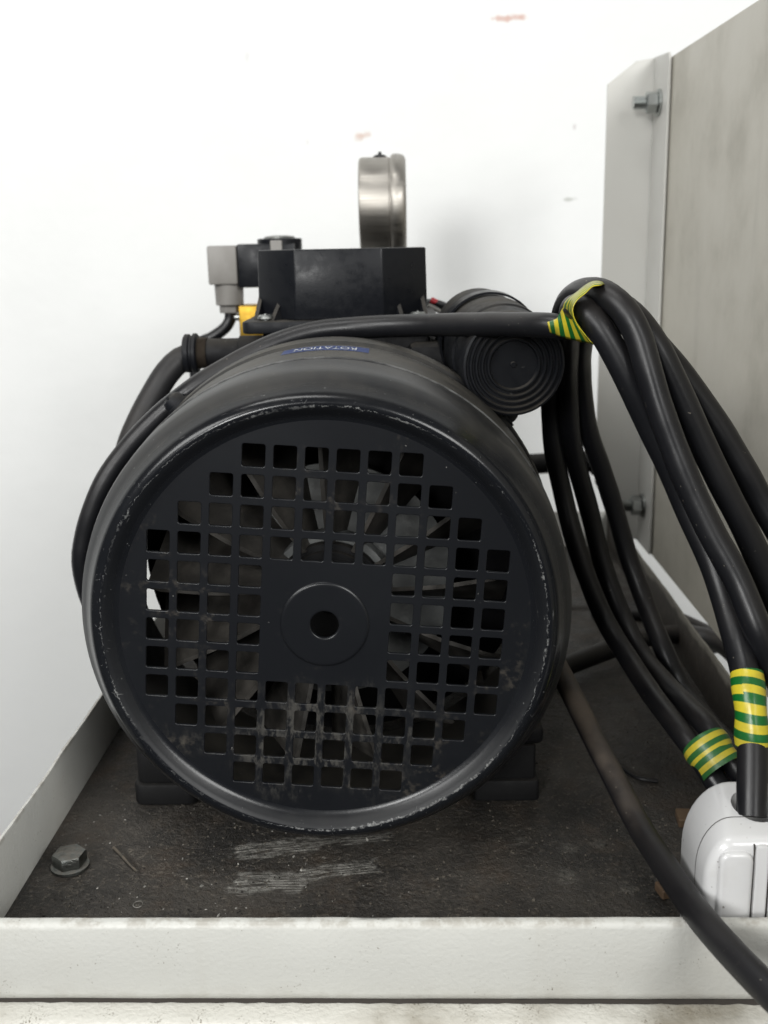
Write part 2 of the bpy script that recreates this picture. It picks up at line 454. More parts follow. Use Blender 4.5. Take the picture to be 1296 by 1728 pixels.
def tape(name, freq, off, use_u=False, slope=0.0, dull=0.0):
    t = NT(name)
    s = t.sep(t.tc.outputs['UV'])
    v = t.math('ADD', s[0] if use_u else s[1], t.math('MULTIPLY', t.math('SINE', t.math('MULTIPLY', s[0], 2 * pi)), slope))
    jump = t.math('MULTIPLY', t.math('GREATER_THAN', t.math('ADD', s[1], t.math('MULTIPLY', s[0], .006)), .0125), 0.0 if use_u else .13)
    ph = t.math('FRACT', t.math('ADD', t.math('ADD', t.math('MULTIPLY', v, freq), jump), off))
    k = t.ramp(t.math('PINGPONG', ph, .5), .235, .265)
    n = t.noise(60, 4)
    g = t.mix(t.ramp(n, .4, .7), (.006, .125, .022), (.012, .095, .02))
    y = t.mix(t.ramp(n, .4, .7), (.60, .50, .03), (.44, .36, .04))
    return t.done(t.mix(t.math('MULTIPLY', t.ramp(t.noise(70, 5, .7), .25, .6, .5, 1), dull), t.mix(k, g, y), (.10, .09, .06)), .3 + .3 * dull, normal=t.bump(t.noise(90, 3), .25, .002))
M['tape'] = tape('green and yellow tape', 1 / .0068, .25, slope=.0012)
M['tape_lower'] = tape('green and yellow tape wound', 1 / .0052, .1, slope=.001, dull=.22)
M['tape_fan'] = tape('green and yellow tape twisted', 5.0, .5, use_u=True)

def floor_mat():
    t = NT('oily tray floor with grit')
    base = t.mix(t.ramp(t.noise(13, 6, .65), .36, .64), (.0145, .0128, .011), (.056, .049, .041))
    base = t.mix(t.ramp(t.noise(38, 5, .7), .48, .72, 0, .85), base, (.052, .037, .025))
    grit = t.noise(420, 4, .72)
    base = t.mix(t.math('MULTIPLY', t.ramp(grit, .52, .68), t.ramp(t.noise(20, 4, .6), .35, .65, .25, 1)), base, (.115, .10, .08))
    base = t.mix(t.ramp(t.voro(330), .18, .05, 0, .55), base, (.008, .007, .006))
    sp = t.math('MULTIPLY', t.ramp(t.noise(330, 3, .6), .665, .70), t.ramp(t.noise(26, 3), .45, .62))
    base = t.mix(t.math('MULTIPLY', sp, .7), base, (.26, .25, .22))
    W = WM_tray.inverted()
    bare = None
    for (a, b, hw) in (((385, 1441), (545, 1421), .0085), ((520, 1424), (665, 1411), .0045), ((385, 1490), (520, 1488), .0095), ((490, 1478), (648, 1459), .0065)):
        A = W @ PZ(*a); Bq = W @ PZ(*b); mid = (A + Bq) / 2; d = Bq - A; ang = math.atan2(d.y, d.x)
        v = t.mapping(loc=(mid.x, mid.y, 0), rot=(0, 0, ang), scale=(d.length / 2, hw, 1), kind='TEXTURE')
        s = t.sep(v)
        wv = t.mapping(loc=(mid.x, mid.y, 0), rot=(0, 0, ang), scale=(.05, .0035, 1), kind='TEXTURE')
        st = t.noise(3.0, 5, .65, wv)
        x = t.math('ADD', s[0], t.math('MULTIPLY', t.math('SUBTRACT', t.noise(220, 3), .5), .9))
        y = t.math('ADD', s[1], t.math('MULTIPLY', t.math('SUBTRACT', t.noise(120, 3), .5), 1.0))
        env = t.math('MULTIPLY', t.ramp(t.math('ABSOLUTE', x), 1.0, .75), t.ramp(t.math('ABSOLUTE', y), 1.0, .6))
        k = t.math('MULTIPLY', env, t.ramp(st, .42, .56))
        bare = k if bare is None else t.math('MAXIMUM', bare, k)
    for (px_, py_, rad) in ((960, 1432, .007), (958, 1478, .008), (1010, 1425, .006), (880, 1420, .005), (1060, 1500, .006), (420, 1330, .012)):
        p_ = W @ PZ(px_, py_)
        v = t.mapping(loc=(p_.x, p_.y, 0), scale=(rad, rad, 1), kind='TEXTURE')
        ln = t.n("ShaderNodeVectorMath", operation='LENGTH'); t.put(ln.inputs[0], v)
        dp = t.math('ADD', ln.outputs['Value'], t.math('MULTIPLY', t.math('SUBTRACT', t.noise(170, 5, .75), .5), 2.4))
        base = t.mix(t.math('MULTIPLY', t.ramp(dp, 1.0, .2), t.ramp(grit, .38, .62, .2, .6)), base, (.13, .122, .105))
    c = t.mix(t.math('MULTIPLY', bare, .8), base, t.mix(t.ramp(t.noise(260, 3), .4, .6), (.20, .195, .175), (.34, .33, .30)))
    h = t.math('ADD', t.math('MULTIPLY', t.noise(800, 3, .7), .7), t.math('ADD', grit, t.math('MULTIPLY', t.voro(260), -.5)))
    nb = t.bump(h, 1.0, .0016)
    return t.done(c, t.ramp(t.noise(16, 5, .6), .36, .62, .40, .72), normal=nb, spec=.5)

# ------------------------------------------------------------------ setting
bm = B(); box(bm, -3.0, 3.2, 1.12, 1.22, -1.4, 2.6)
o = obj('wall', bm, M['wall'], smooth=0); o['kind'] = 'structure'

# ledge of the machine under the tray
t = root('machine_ledge', (0, .36, .0007), 'dirty ivory machine ledge with rounded front edge under the tray', 'ledge', rz=-.018)
bm = B(); box(bm, -.17, .192, -.0245, .62, -.060, 0, .0085, 7)
o = obj('ledge_top', bm, M['ledge'], t, local=True)
bm = B(); box(bm, -.165, .188, -.0145, -.0365 + .62, -.35, -.0605)
obj('ledge_body', bm, M['ledge'], t, local=True)

bm = B(); n_ = 120  # added dark strip: shade of the gap under the tray lip put into colour
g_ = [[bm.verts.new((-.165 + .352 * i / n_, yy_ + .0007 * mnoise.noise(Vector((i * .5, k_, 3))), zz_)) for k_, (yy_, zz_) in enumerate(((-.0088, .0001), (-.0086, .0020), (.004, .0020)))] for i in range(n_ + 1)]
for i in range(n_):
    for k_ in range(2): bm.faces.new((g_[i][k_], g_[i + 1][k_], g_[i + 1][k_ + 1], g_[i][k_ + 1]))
obj('gap_shade_strip', bm, M['seam'], t, local=True)

# ------------------------------------------------------------------ tray
TR = root('metal_tray', (0, .3525, 0), 'ivory folded metal tray with grimy dark floor carrying the motor', 'tray', rz=-.0157)
WM_tray = WM['metal_tray']
M['floor'] = floor_mat()
x0, x1, yb, zt = -.1763, .1851, .63, .036
def sheet(bm, nx, nz, f):
    g = [[bm.verts.new(f(i / nx, j / nz)) for j in range(nz + 1)] for i in range(nx + 1)]
    for i in range(nx):
        for j in range(nz): bm.faces.new((g[i][j], g[i + 1][j], g[i + 1][j + 1], g[i][j + 1]))
bm = B(); box(bm, x0 + .0002, x1 - .0002, .0022, yb - .0022, .0008, .003)
obj('tray_floor', bm, M['floor'], TR, smooth=0, local=True)
# front lip: folded sheet with a rounded foot and top hem
bm = B()
prof = [(.006, .0010), (.0015, .0014), (-.0012, .0030), (-.0022, .0062), (-.0022, .0335), (-.0016, .0355), (-.0004, .0362), (.0018, .0362), (.0021, .0355), (.0021, .004)]
n = 90
g = [[bm.verts.new((x0 - .0021 + (x1 - x0 + .0042) * i / n, p[0] + .00025 * mnoise.noise(Vector((i * .13, k, 0))), p[1] + (.00018 * mnoise.noise(Vector((i * .31, 7, k))) if k in (5, 6, 7) else 0))) for k, p in enumerate(prof)] for i in range(n + 1)]
for i in range(n):
    for k in range(len(prof) - 1): bm.faces.new((g[i][k], g[i + 1][k], g[i + 1][k + 1], g[i][k + 1]))
bm.faces.new(g[0]); bm.faces.new(list(reversed(g[-1])))
obj('front_lip', bm, M['ivory'], TR, smooth=60, local=True)
for sx, nm in ((x0, 'left'), (x1, 'right')):
    bm = B(); sg = -1 if sx < 0 else 1
    n = 120
    ring = []
    for i in range(n + 1):
        y = .0024 + (yb - .0024) * i / n
        wz = .0009 * mnoise.noise(Vector((y * 22, sg * 3, 0))) + .0005 * mnoise.noise(Vector((y * 90, sg * 3, 5)))
        wx = .0007 * mnoise.noise(Vector((y * 14, sg, 9)))
        ring.append([bm.verts.new((sx + q[0] * sg + wx * (q[1] > .02), y, q[1] + (wz if q[1] > .02 else 0))) for q in ((0, .001), (0, zt - .0006), (.0004, zt), (.0016, zt), (.002, zt - .0006), (.002, .001))])
    for a, b in zip(ring, ring[1:]):
        for k in range(6): bm.faces.new((a[k], b[k], b[(k + 1) % 6], a[(k + 1) % 6]))
    bm.faces.new(ring[0]); bm.faces.new(list(reversed(ring[-1])))
    obj('side_wall', bm, M['ivory'] if sx < 0 else M['grimy'], TR, smooth=50, local=True)
bm = B(); box(bm, x0 - .002, x1 + .002, yb + .0005, yb + .0025, .001, zt, .0005, 1)
obj('rear_wall', bm, M['ivory'], TR, local=True)

def hex_bolt(parent, c, r, h, mat, washer=True):
    bm = B(); prism(bm, hexpts(r, .35), 'Z', c.z + .0022, c.z + .0022 + h, .0008, 2, (c.x, c.y, 0))
    b = obj('bolt', bm, mat, parent, smooth=30)
    bm = B(); lathe(bm, [(r * .1, 0), (r * 1.06, 0), (r * 1.12, .0006), (r * 1.12, .0018), (r * 1.0, .0022), (r * .1, .0022)], 'Z', c, 32)
    obj('washer', bm, mat, b)
    return b
hex_bolt(TR, PZ(119, 1464), .0079, .0060, M['dusty_bolt'])

# grit and chips on the tray floor
def chips(n, xr, yr, smin, smax, seed, f=None):
    rnd = random.Random(seed); bm = B()
    for _ in range(n):
        px = rnd.uniform(*xr); py = rnd.uniform(*yr)
        if f and not f(px, py, rnd): continue
        c = PZ(px, py, .0031); s = rnd.uniform(smin, smax) * (.5 + rnd.random() ** 2)
        k = rnd.randint(4, 6); a0 = rnd.random() * 6.3; el = rnd.uniform(.3, 1)
        th = rnd.random() * 6.3; h = s * rnd.uniform(.15, .45)
        tl = Vector((rnd.uniform(-.5, .5), rnd.uniform(-.5, .5)))
        lo, hi = [], []
        for i in range(k):
            a = a0 + 2 * pi * i / k; r = s * rnd.uniform(.6, 1)
            u, v = r * math.cos(a), r * math.sin(a) * el
            x, y = u * math.cos(th) - v * math.sin(th), u * math.sin(th) + v * math.cos(th)
            lo.append(bm.verts.new(c + Vector((x, y, -.0004)))); hi.append(bm.verts.new(c + Vector((x * .8, y * .8, h + max(-.3 * h, x * tl.x + y * tl.y)))))
        bm.faces.new(hi)
        for i in range(k): bm.faces.new((lo[i], lo[(i + 1) % k], hi[(i + 1) % k], hi[i]))
    return bm
def chipmat(name, a, b):
    t = NT(name); return t.done(t.mix(t.ramp(t.noise(220, 1), .4, .6), a, b), .7)
near_motor = lambda px, py, r: (px > 60 + (1550 - py) * .55)
bm = chips(5200, (20, 1190), (1180, 1550), .00025, .0008, 5, near_motor)
o = obj('dark_grit', bm, chipmat('dark grit', (.012, .010, .008), (.10, .088, .07)), smooth=0)
o['kind'] = 'stuff'; o['label'] = 'dark grit scattered over the tray floor'
bm = chips(210, (60, 700), (1260, 1550), .0003, .0011, 8, lambda px, py, r: near_motor(px, py, r) and (r.random() < (.9 if px < 520 else .4)))
o = obj('paint_flakes', bm, chipmat('pale paint flakes', (.16, .155, .14), (.34, .33, .30)), smooth=0)
o['kind'] = 'stuff'; o['label'] = 'pale paint flakes scattered over the tray floor'

# a few bigger bits
def bit(name, pts, m, r, label, cat):
    bm = B(); tube(bm, spline(pts, .0015), r, 8, wob=.35)
    o = obj(name, bm, m, None); tag(o, label, cat)
bit('twig_chip', [PZ(192, 1430, .0042), PZ(205, 1443, .0046), PZ(220, 1460, .0044), PZ(232, 1471, .004)], chipmat('tan chip', (.085, .07, .053), (.05, .044, .036)), .0007, 'tan curl of debris on the tray floor right of the hex bolt', 'debris')
ringc = PZ(233, 1526, .0034)
bit('swarf_ring', [ringc + Vector((.0021 * math.cos(a), .0024 * math.sin(a), 0)) for a in [k * .65 for k in range(10)]], chipmat('pale swarf', (.22, .21, .19), (.12, .115, .10)), .0003, 'tiny pale ring of swarf near the front lip of the tray', 'debris')
wire = [PZ(1010, 1290, .004), PZ(1040, 1292, .0045), PZ(1075, 1312, .0045), PZ(1110, 1318, .004)]
bit('wire_scrap', wire, M['cable'], .0012, 'thin dark scrap of wire lying on the tray floor beside dusty cable', 'wire')

for (px, py, sx, sy, a, lab) in ((1132, 1508, .0060, .0042, .2, 'small brown wood offcut beneath the dusty cable near the plug'), (1168, 1388, .0075, .006, -.1, 'small tan wood offcut behind the white plug')):
    c = PZ(px, py); bm = B(); box(bm, c.x - sx, c.x + sx, c.y - sy, c.y + sy, .0031, .0075, .0006, 1)
    rot_about(bm, c, 'Z', a)
    o = obj('wood_offcut', bm, M['wood'], None); tag(o, lab, 'wood offcut', 'wood offcuts by the plug')

# ------------------------------------------------------------------ motor
AX, AZ = -.0338, .1245
AC = (AX, 0, AZ)
MO = root('electric_motor', (AX, .585, .003), 'black electric motor with round fan cowl, terminal box and capacitor in the tray', 'motor')
# cowl shell
bm = B()
prof = [(.0880, .4363), (.0893, .43578), (.0905, .43545), (.0920, .4343), (.0938, .4323), (.0952, .4309), (.0965, .43042), (.0980, .4307), (.0996, .4317), (.1008, .4331), (.1016, .4346), (.1026, .4366), (.1052, .4408), (.1081, .4455), (.1093, .4515), (.1101, .4620), (.1103, .4770),
        (.1104, .4781), (.1111, .4786), (.1112, .4800), (.1120, .5270), (.1118, .5300), (.1100, .5322), (.1100, .5365), (.1130, .5385), (.1138, .5420), (.1138, .5545), (.1132, .5555), (.1110, .5555), (.1100, .5500), (.1090, .4800), (.1060, .4470), (.1005, .4360), (.0965, .4322), (.0930, .4355), (.0880, .4376)]
lathe(bm, prof, 'Y', AC, 160)
CO = obj('fan_cowl', bm, M['cowl'], MO, smooth=40)
# grille plate: 12 x 12 square openings, corners stepped, middle left solid
counts = [6, 8, 10, 12, 12, 12, 12, 12, 12, 10, 8, 6]
PIT, HS = .01319, .00487
bm = B()
prism(bm, [(.0898 * math.cos(2 * pi * k / 160), .0898 * math.sin(2 * pi * k / 160)) for k in range(160)], 'Y', 0, .0016)
bmesh.ops.recalc_face_normals(bm, faces=bm.faces)
me = bpy.data.meshes.new('plate'); bm.to_mesh(me); bm.free()
bm = B()
for i, cnt in enumerate(counts):
    for j in range(12):
        if j < (12 - cnt) // 2 or j >= 12 - (12 - cnt) // 2 or (4 <= i <= 7 and 4 <= j <= 7): continue
        x, y = (j - 5.5) * PIT, (5.5 - i) * PIT
        prism(bm, rrect(x - HS, x + HS, y - HS, y + HS, .0010, 3), 'Y', -.002, .004)
prism(bm, [(.0062 * math.cos(2 * pi * k / 40), .0062 * math.sin(2 * pi * k / 40)) for k in range(40)], 'Y', -.002, .004)
bmesh.ops.recalc_face_normals(bm, faces=bm.faces)
mcut = bpy.data.meshes.new('cut'); bm.to_mesh(mcut); bm.free()
cut = bpy.data.objects.new('cut', mcut); COL.objects.link(cut)
tmp = bpy.data.objects.new('tmp', me); COL.objects.link(tmp)
for x in (me, mcut): x.transform(Matrix.Scale(1000, 4))
bo = tmp.modifiers.new('holes', 'BOOLEAN'); bo.object = cut; bo.operation = 'DIFFERENCE'; bo.solver = 'EXACT'
bv = tmp.modifiers.new('edge', 'BEVEL'); bv.width = .32; bv.segments = 2; bv.limit_method = 'ANGLE'; bv.angle_limit = math.radians(50)
bpy.context.view_layer.update(); dg = bpy.context.evaluated_depsgraph_get()
me = bpy.data.meshes.new_from_object(tmp.evaluated_get(dg))
bpy.data.objects.remove(tmp); bpy.data.objects.remove(cut)
CR = math.radians(4.5)          # the cowl is screwed on slightly turned
me.transform(Matrix.Translation((AX, .4358, AZ)) @ Matrix.Rotation(CR, 4, 'Y') @ Matrix.Scale(.001, 4))
gp = obj('grille', me, M['grille'], CO, smooth=0)
for p in me.polygons: p.use_smooth = abs(p.normal.y) < .98
# hub disc pressed proud of the plate
bm = B(); lathe(bm, [(.0062, .4352), (.0064, .4350), (.0067, .4349), (.0074, .4349), (.0172, .4349), (.0180, .4349), (.0187, .4350), (.0192, .4355), (.0192, .4358), (.0062, .4358)], 'Y', AC, 96)
obj('hub_disc', bm, M['grille'], CO, smooth=40)
# cowl fixing screws
for a in (135, 39.5, -45, -135):
    a = math.radians(a); bm = B()
    lathe(bm, [(.0, .0070), (.0030, .0068), (.0050, .0055), (.0057, .0034), (.0057, .0012), (.0072, .0010), (.0072, -.002), (.0, -.002)], 'Z', (0, 0, 0), 24)
    box(bm, -.0006, .0006, -.0045, .0045, .0062, .0073)
    bmesh.ops.transform(bm, matrix=Matrix.Translation((AX + .1136 * math.cos(a), .5470, AZ + .1136 * math.sin(a))) @ Matrix.Rotation(pi / 2 - a, 4, 'Y'), verts=bm.verts)
    obj('screw', bm, M['plastic_dusty'], CO)
# blue rotation label on top of the cowl, printed to be read from behind
bm = B()
def on_cowl(u, yy, lift=.00015):
    r = .1111 + (yy - .48) * .0192 + lift
    a = pi / 2 - u / r
    return Vector((AX + r * math.cos(a), yy, AZ + r * math.sin(a)))
LU0, LU1, LY0, LY1 = -.0218, .0200, .5035, .5215
def grid(bm, u0, u1, y0, y1, nu, lift, skew=0.0):
    g = [[bm.verts.new(on_cowl(u0 + (u1 - u0) * i / nu, y0 + (y1 - y0) * j + skew * i / nu, lift)) for j in (0, 1)] for i in range(nu + 1)]
    for i in range(nu): bm.faces.new((g[i][0], g[i + 1][0], g[i + 1][1], g[i][1]))
grid(bm, LU0, LU1, LY0, LY1, 30, .00015)
LB = obj('rotation_label', bm, M['blue'], CO)
fc = bpy.data.curves.new('lettering', 'FONT'); fc.body = 'ROTATION'; fc.size = .0072; fc.align_x = 'CENTER'; fc.align_y = 'CENTER'; fc.extrude = 0
tmp = bpy.data.objects.new('tmp', fc); COL.objects.link(tmp)
dg = bpy.context.evaluated_depsgraph_get(); dg.update()
me = bpy.data.meshes.new_from_object(tmp.evaluated_get(dg)); bpy.data.objects.remove(tmp)
b2 = B(); b2.from_mesh(me)
bmesh.ops.triangulate(b2, faces=b2.faces)
bmesh.ops.subdivide_edges(b2, edges=[e for e in b2.edges if e.calc_length() > .002], cuts=2)
ext = max(abs(v.co.x) for v in b2.verts)
for v in b2.verts:
    v.co = on_cowl(-v.co.x / ext * .0150 - .0009, .5128 - v.co.y * 1.9, .0003)
obj('lettering', b2, M['white_print'], CO, smooth=0)

# fan behind the grille
bm = B()
lathe(bm, [(.0258, .4775), (.0258, .4790), (.029, .4790), (.0295, .482), (.029, .490), (.045, .494), (.0585, .4985), (.0585, .501), (.03, .505), (.010, .505)], 'Y', AC, 72)
FN = obj('cooling_fan', bm, M['fandisc'], MO)
bm = B(); lathe(bm, [(.0077, .5000), (.0077, .4720), (.010, .4718), (.022, .4715), (.0225, .4725), (.0225, .4745), (.0252, .4745), (.0256, .4760), (.0256, .4790), (.0256, .4800)], 'Y', AC, 72)
obj('fan_hub', bm, M['mount'], FN)
nb = 13
for k in range(nb):
    a = math.radians(83 - 27.7 * k)
    bm = B()
    d = Vector((math.cos(a), 0, math.sin(a))); nrm = Vector((-math.sin(a), 0, math.cos(a)))
    c0 = Vector((AX, 0, AZ)); sec = []
    for i in range(9):
        s = i / 8; r = .024 + .0595 * s
        yf = .4735 - .010 * min(1, s * 2.2) + (.004 if s > .9 else 0)
        yr = .490 + .016 * s; tw = .003 + .009 * s
        th = .0010
        sec.append([bm.verts.new(c0 + d * r + Vector((0, yy, 0)) + nrm * (off + tt)) for yy, off, tt in ((yf, -th, tw), (yf, th, tw), (yr, th * 1.6, -tw), (yr, -th * 1.6, -tw))])
    for A, C in zip(sec, sec[1:]):
        for q in range(4): bm.faces.new((A[q], A[(q + 1) % 4], C[(q + 1) % 4], C[q]))
    bm.faces.new(sec[0]); bm.faces.new(list(reversed(sec[-1])))
    obj('blade', bm, M['blade'], FN)
bm = B(); lathe(bm, [(0, .470), (.0065, .470), (.0075, .471), (.0075, .53), (0, .53)], 'Y', AC, 32)
obj('shaft', bm, M['iron'], MO)
# finned frame
bm = B(); prof = []
nf = 44
for k in range(nf):
    for da, r in ((-.30, .086), (-.12, .1035), (.12, .1035), (.30, .086)):
        a = 2 * pi * (k + da) / nf; prof.append((r * math.cos(a), r * math.sin(a)))
prism(bm, prof, 'Y', .566, .745, 0, 1, AC)
obj('finned_frame', bm, M['iron'], MO, smooth=0)
bm = B(); lathe(bm, [(0, .528), (.040, .530), (.078, .545), (.1035, .552), (.1052, .557), (.1052, .5655), (.07, .5675)], 'Y', AC, 72)
obj('end_shield', bm, M['iron'], MO)
bm = B(); lathe(bm, [(.06, .744), (.098, .744), (.100, .748), (.100, .790), (.094, .800), (.060, .815), (.060, .870), (.052, .876), (0, .876)], 'Y', AC, 72)
obj('pump_end', bm, M['iron'], MO)
# feet and mounting blocks
for sx in (-1, 1):
    bm = B(); box(bm, AX + sx * .0925 - .0125, AX + sx * .0925 + .0125, .500, .735, .034, .0445, .0035, 3)
    obj('foot', bm, M['iron'], MO)
    bm = B(); box(bm, AX + sx * .068 - .016, AX + sx * .068 + .016, .57, .73, .0448, .085, .004, 2)
    obj('foot_web', bm, M['iron'], MO)
    for y in (.512, .705):
        cxm = AX + sx * (.0905 if sx < 0 else .086)
        bm = B(); prism(bm, rrect(cxm - .0168, cxm + .0168, y - .0130, y + .022, .0055 if sx < 0 else .002, 4), 'Z', .0031, .0150, .0016, 2)
        prism(bm, rrect(cxm - .0150, cxm + .0150, y - .0112, y + .020, .0050 if sx < 0 else .002, 4), 'Z', .0149, .0338, .0012, 2)
        obj('rubber_mount', bm, M['mount'], MO)

# terminal box
zb, zt2 = .2428, .2822
TB_root = None
front = [(-.0826, .6440), (-.0586, .6200), (-.0079, .6200), (.0178, .6440), (.0178, .700), (-.0079, .722), (-.0586, .722), (-.0826, .700)]
bm = B(); prism(bm, front, 'Z', zb, zt2, 0, 1, taper=.985)
es = [e for e in bm.edges]
bmesh.ops.bevel(bm, geom=es, offset=.0009, segments=2, profile=.5, affect='EDGES')
TB = obj('terminal_box', bm, M['plastic'], MO, smooth=35)
bm = B(); prism(bm, rrect(-.0896, .0242, .6150, .727, .007, 5), 'Z', .2356, .2427, .0013, 2)
obj('base_flange', bm, M['plastic_dusty'], TB)
bm = B(); box(bm, -.0795, .0185, .624, .72, .205, .2355, .003, 2)
obj('neck', bm, M['iron'], TB)
def gusset(px, yy, lean):
    p = P(px, 534, yy); bm = B()
    t_ = .0011
    a = [(p.x + lean * .0035, yy + .010, zb), (p.x - lean * .0035 , yy - .0105, zb), (p.x, yy + .010, zb + .0165), (p.x + lean*.0004, yy + .0075, zb + .0165)]
    lo = [bm.verts.new((q[0] - t_, q[1], q[2])) for q in (a[0], a[1], a[3], a[2])]; hi = [bm.verts.new((q[0] + t_, q[1], q[2])) for q in (a[0], a[1], a[3], a[2])]
    bm.faces.new(lo); bm.faces.new(list(reversed(hi)))
    for i in range(4): bm.faces.new((lo[i], lo[(i + 1) % 4], hi[(i + 1) % 4], hi[i]))
    obj('gusset', bm, M['plastic_dusty'], TB, smooth=0)
gusset(441, .641, .6); gusset(478, .632, 1.6); gusset(667, .631, -1.2); gusset(711, .640, -.8)
for px, yy in ((448, .6245), (705, .6240)):
    p = P(px, 527, yy); bm = B()
    lathe(bm, [(0, .2462), (.0035, .2460), (.0046, .2450), (.0047, .2438), (.0030, .2432), (.0022, .2430), (.0022, .2426), (0, .2426)], 'Z', (p.x, yy, 0), 20)
    box(bm, p.x - .0005, p.x + .0005, yy - .003, yy + .003, .2458, .2466)
    obj('box_screw', bm, M['zinc_dull'], TB)
# capacitor on the frame
bm = B(); box(bm, .006, .052, .600, .690, .178, .2290, .004, 2); obj('capacitor_saddle', bm, M['iron'], MO)
ca = P(868, 617, .530); cb = P(806, 560, .640)
cdir = (cb - ca); L = cdir.length
CM = Matrix.Translation(ca) @ cdir.to_track_quat('Y', 'Z').to_matrix().to_4x4()
bm = B(); R0 = .0258
prof = [(0, .0022), (.0012, .0022), (.0016, .0028), (.0118, .0028), (.0124, .0008), (.0132, .0008), (.0137, .0026), (.0150, .0026), (.0155, .0006), (.0162, .0006), (.0167, .0024), (.0180, .0024), (.0185, .0004), (.0192, .0004), (.0197, .0022), (.0209, .0022), (.0214, .0002), (.0221, .0002), (.0226, .002), (.0238, .002), (.0243, 0), (.0254, .0004), (R0, .0022), (R0, .030), (R0 + .0009, .0308), (R0 + .0009, .062), (R0 - .0002, .063), (R0 - .0002, L), (R0 - .004, L + .003), (0, L + .003)]
lathe(bm, prof, 'Y', (0, 0, 0), 72)
bmesh.ops.transform(bm, matrix=CM, verts=bm.verts)
CP = obj('capacitor', bm, M['plastic_dusty'], MO, smooth=28)
bm = B(); lathe(bm, [(R0 + .0010, .070), (R0 + .0022, .070), (R0 + .0022, .080), (R0 + .0010, .080)], 'Y', (0, 0, 0), 72)
bmesh.ops.transform(bm, matrix=CM, verts=bm.verts)
obj('clamp_band', bm, M['plastic'], CP)

# ------------------------------------------------------------------ pressure gauge
gl, gr = P(607, 340, .85), P(685, 340, .85)
GC = Vector((0, .85, .3128))
GA = root('pressure_gauge', (-.012, .85, .24), 'round stainless pressure gauge seen edge on, above the black terminal box', 'gauge')
bm = B()
X0, X1 = gl.x, gr.x
lathe(bm, [(0, X0), (.0335, X0), (.0353, X0 + .0006), (.0361, X0 + .0022), (.0361, X0 + .0225), (.0355, X0 + .0230), (.0355, X0 + .0248)], 'X', GC, 96)
obj('gauge_case', bm, M['stainless'], GA)
bm = B()
lathe(bm, [(.0351, X0 + .0238), (.0371, X0 + .0242), (.0382, X0 + .0258), (.0384, X0 + .0290), (.0379, X0 + .0325), (.0363, X1 - .0008), (.0343, X1), (.0322, X1 - .0006), (.0318, X1 - .0025)], 'X', GC, 96)
obj('bezel', bm, M['stainless'], GA)
bm = B(); lathe(bm, [(0, X1 - .0028), (.0319, X1 - .0028), (.0319, X1 - .0045), (0, X1 - .0045)], 'X', GC, 64)
obj('dial', bm, M['dial'], GA)
p = P(641, 264, .85)
bm = B(); lathe(bm, [(.0052, .3480), (.0052, .3494), (.0035, .3506), (.0014, .3510), (.0011, .3528), (0, .3529)], 'Z', (p.x, .85, 0), 20)
obj('filler_plug', bm, M['plastic'], GA)
bm = B(); lathe(bm, [(.0055, .2845), (.0055, .262), (.0085, .262), (.0085, .25), (.0055, .25), (.0055, .2)], 'Z', (-.012, .85, 0), 24)
obj('stem', bm, M['iron'], GA)

# ------------------------------------------------------------------ solenoid valve
SY = .80
def px_box(bm, x0_, x1_, yt, yb_, Y0, Y1, bev=.001):
    a = P(x0_, yt, Y0); b = P(x1_, yb_, Y0)
    return box(bm, a.x, b.x, Y0, Y1, b.z, a.z, bev, 2)
pc = P(470, 450, SY + .015)
SV = root('solenoid_valve', (pc.x, pc.y, .2), 'black solenoid valve coil with grey cable connector and brass body behind terminal box', 'valve')
bm = B(); px_box(bm, 399, 500, 412, 484, SY, SY + .032, .0012); obj('coil', bm, M['plastic'], SV)
cc = P(472, 410, SY + .016)
bm = B(); z0c, z1c = P(472, 424, SY).z, P(472, 402, SY).z
rc = (P(510, 410, SY + .016).x - P(435, 410, SY + .016).x) / 2
lathe(bm, [(0, z0c - .008), (rc, z0c - .008), (rc, z1c - .0006), (rc - .0008, z1c), (0, z1c)], 'Z', (cc.x, cc.y, 0), 48)
obj('coil_cap', bm, M['plastic'], SV)
bm = B(); lathe(bm, [(rc * .72, z1c + .0001), (rc * .66, z1c + .0014), (rc * .3, z1c + .0022), (0, z1c + .0022)], 'Z', (cc.x, cc.y, 0), 32)
obj('top_nut', bm, M['zinc_dull'], SV)
pp = P(466, 411, SY)
bm = B(); box(bm, pp.x - .0043, pp.x + .0043, cc.y - rc - .0006, cc.y - rc + .002, z0c - .004, z1c - .0014, .0004, 1); obj('coil_plate', bm, M['greyplug'], SV)
bm = B(); px_box(bm, 348, 401, 415, 480, SY - .001, SY + .030, .0014); CN = obj('connector', bm, M['greyplug'], SV)
g0, g1, g2, g3 = P(384, 480, SY + .012), P(384, 515, SY + .012), P(388, 516, SY + .012), P(388, 528, SY + .012)
rg = (P(410, 500, SY + .012).x - P(362, 500, SY + .012).x) / 2
bm = B(); lathe(bm, [(0, g0.z + .002), (rg * 1.02, g0.z + .002), (rg * .97, g1.z + .0006), (rg * .9, g1.z), (0, g1.z)], 'Z', (g0.x + .001, g0.y, 0), 40); obj('gland', bm, M['greyplug'], CN)
bm = B(); prism(bm, hexpts(.0078, .2), 'Z', g3.z, g1.z - .0001, .0006, 1, (g2.x, g2.y, 0)); obj('gland_nut', bm, M['greyplug'], CN)
bm = B(); px_box(bm, 402, 448, 516, 575, SY + .002, SY + .03, .0012); obj('valve_body', bm, M['brass'], SV)
bm = B(); q0 = P(399, 535, SY + .012); lathe(bm, [(0, -.003), (.0022, -.003), (.0028, -.001), (.0028, .003)], 'X', q0, 16); obj('valve_screw', bm, M['zinc'], SV)
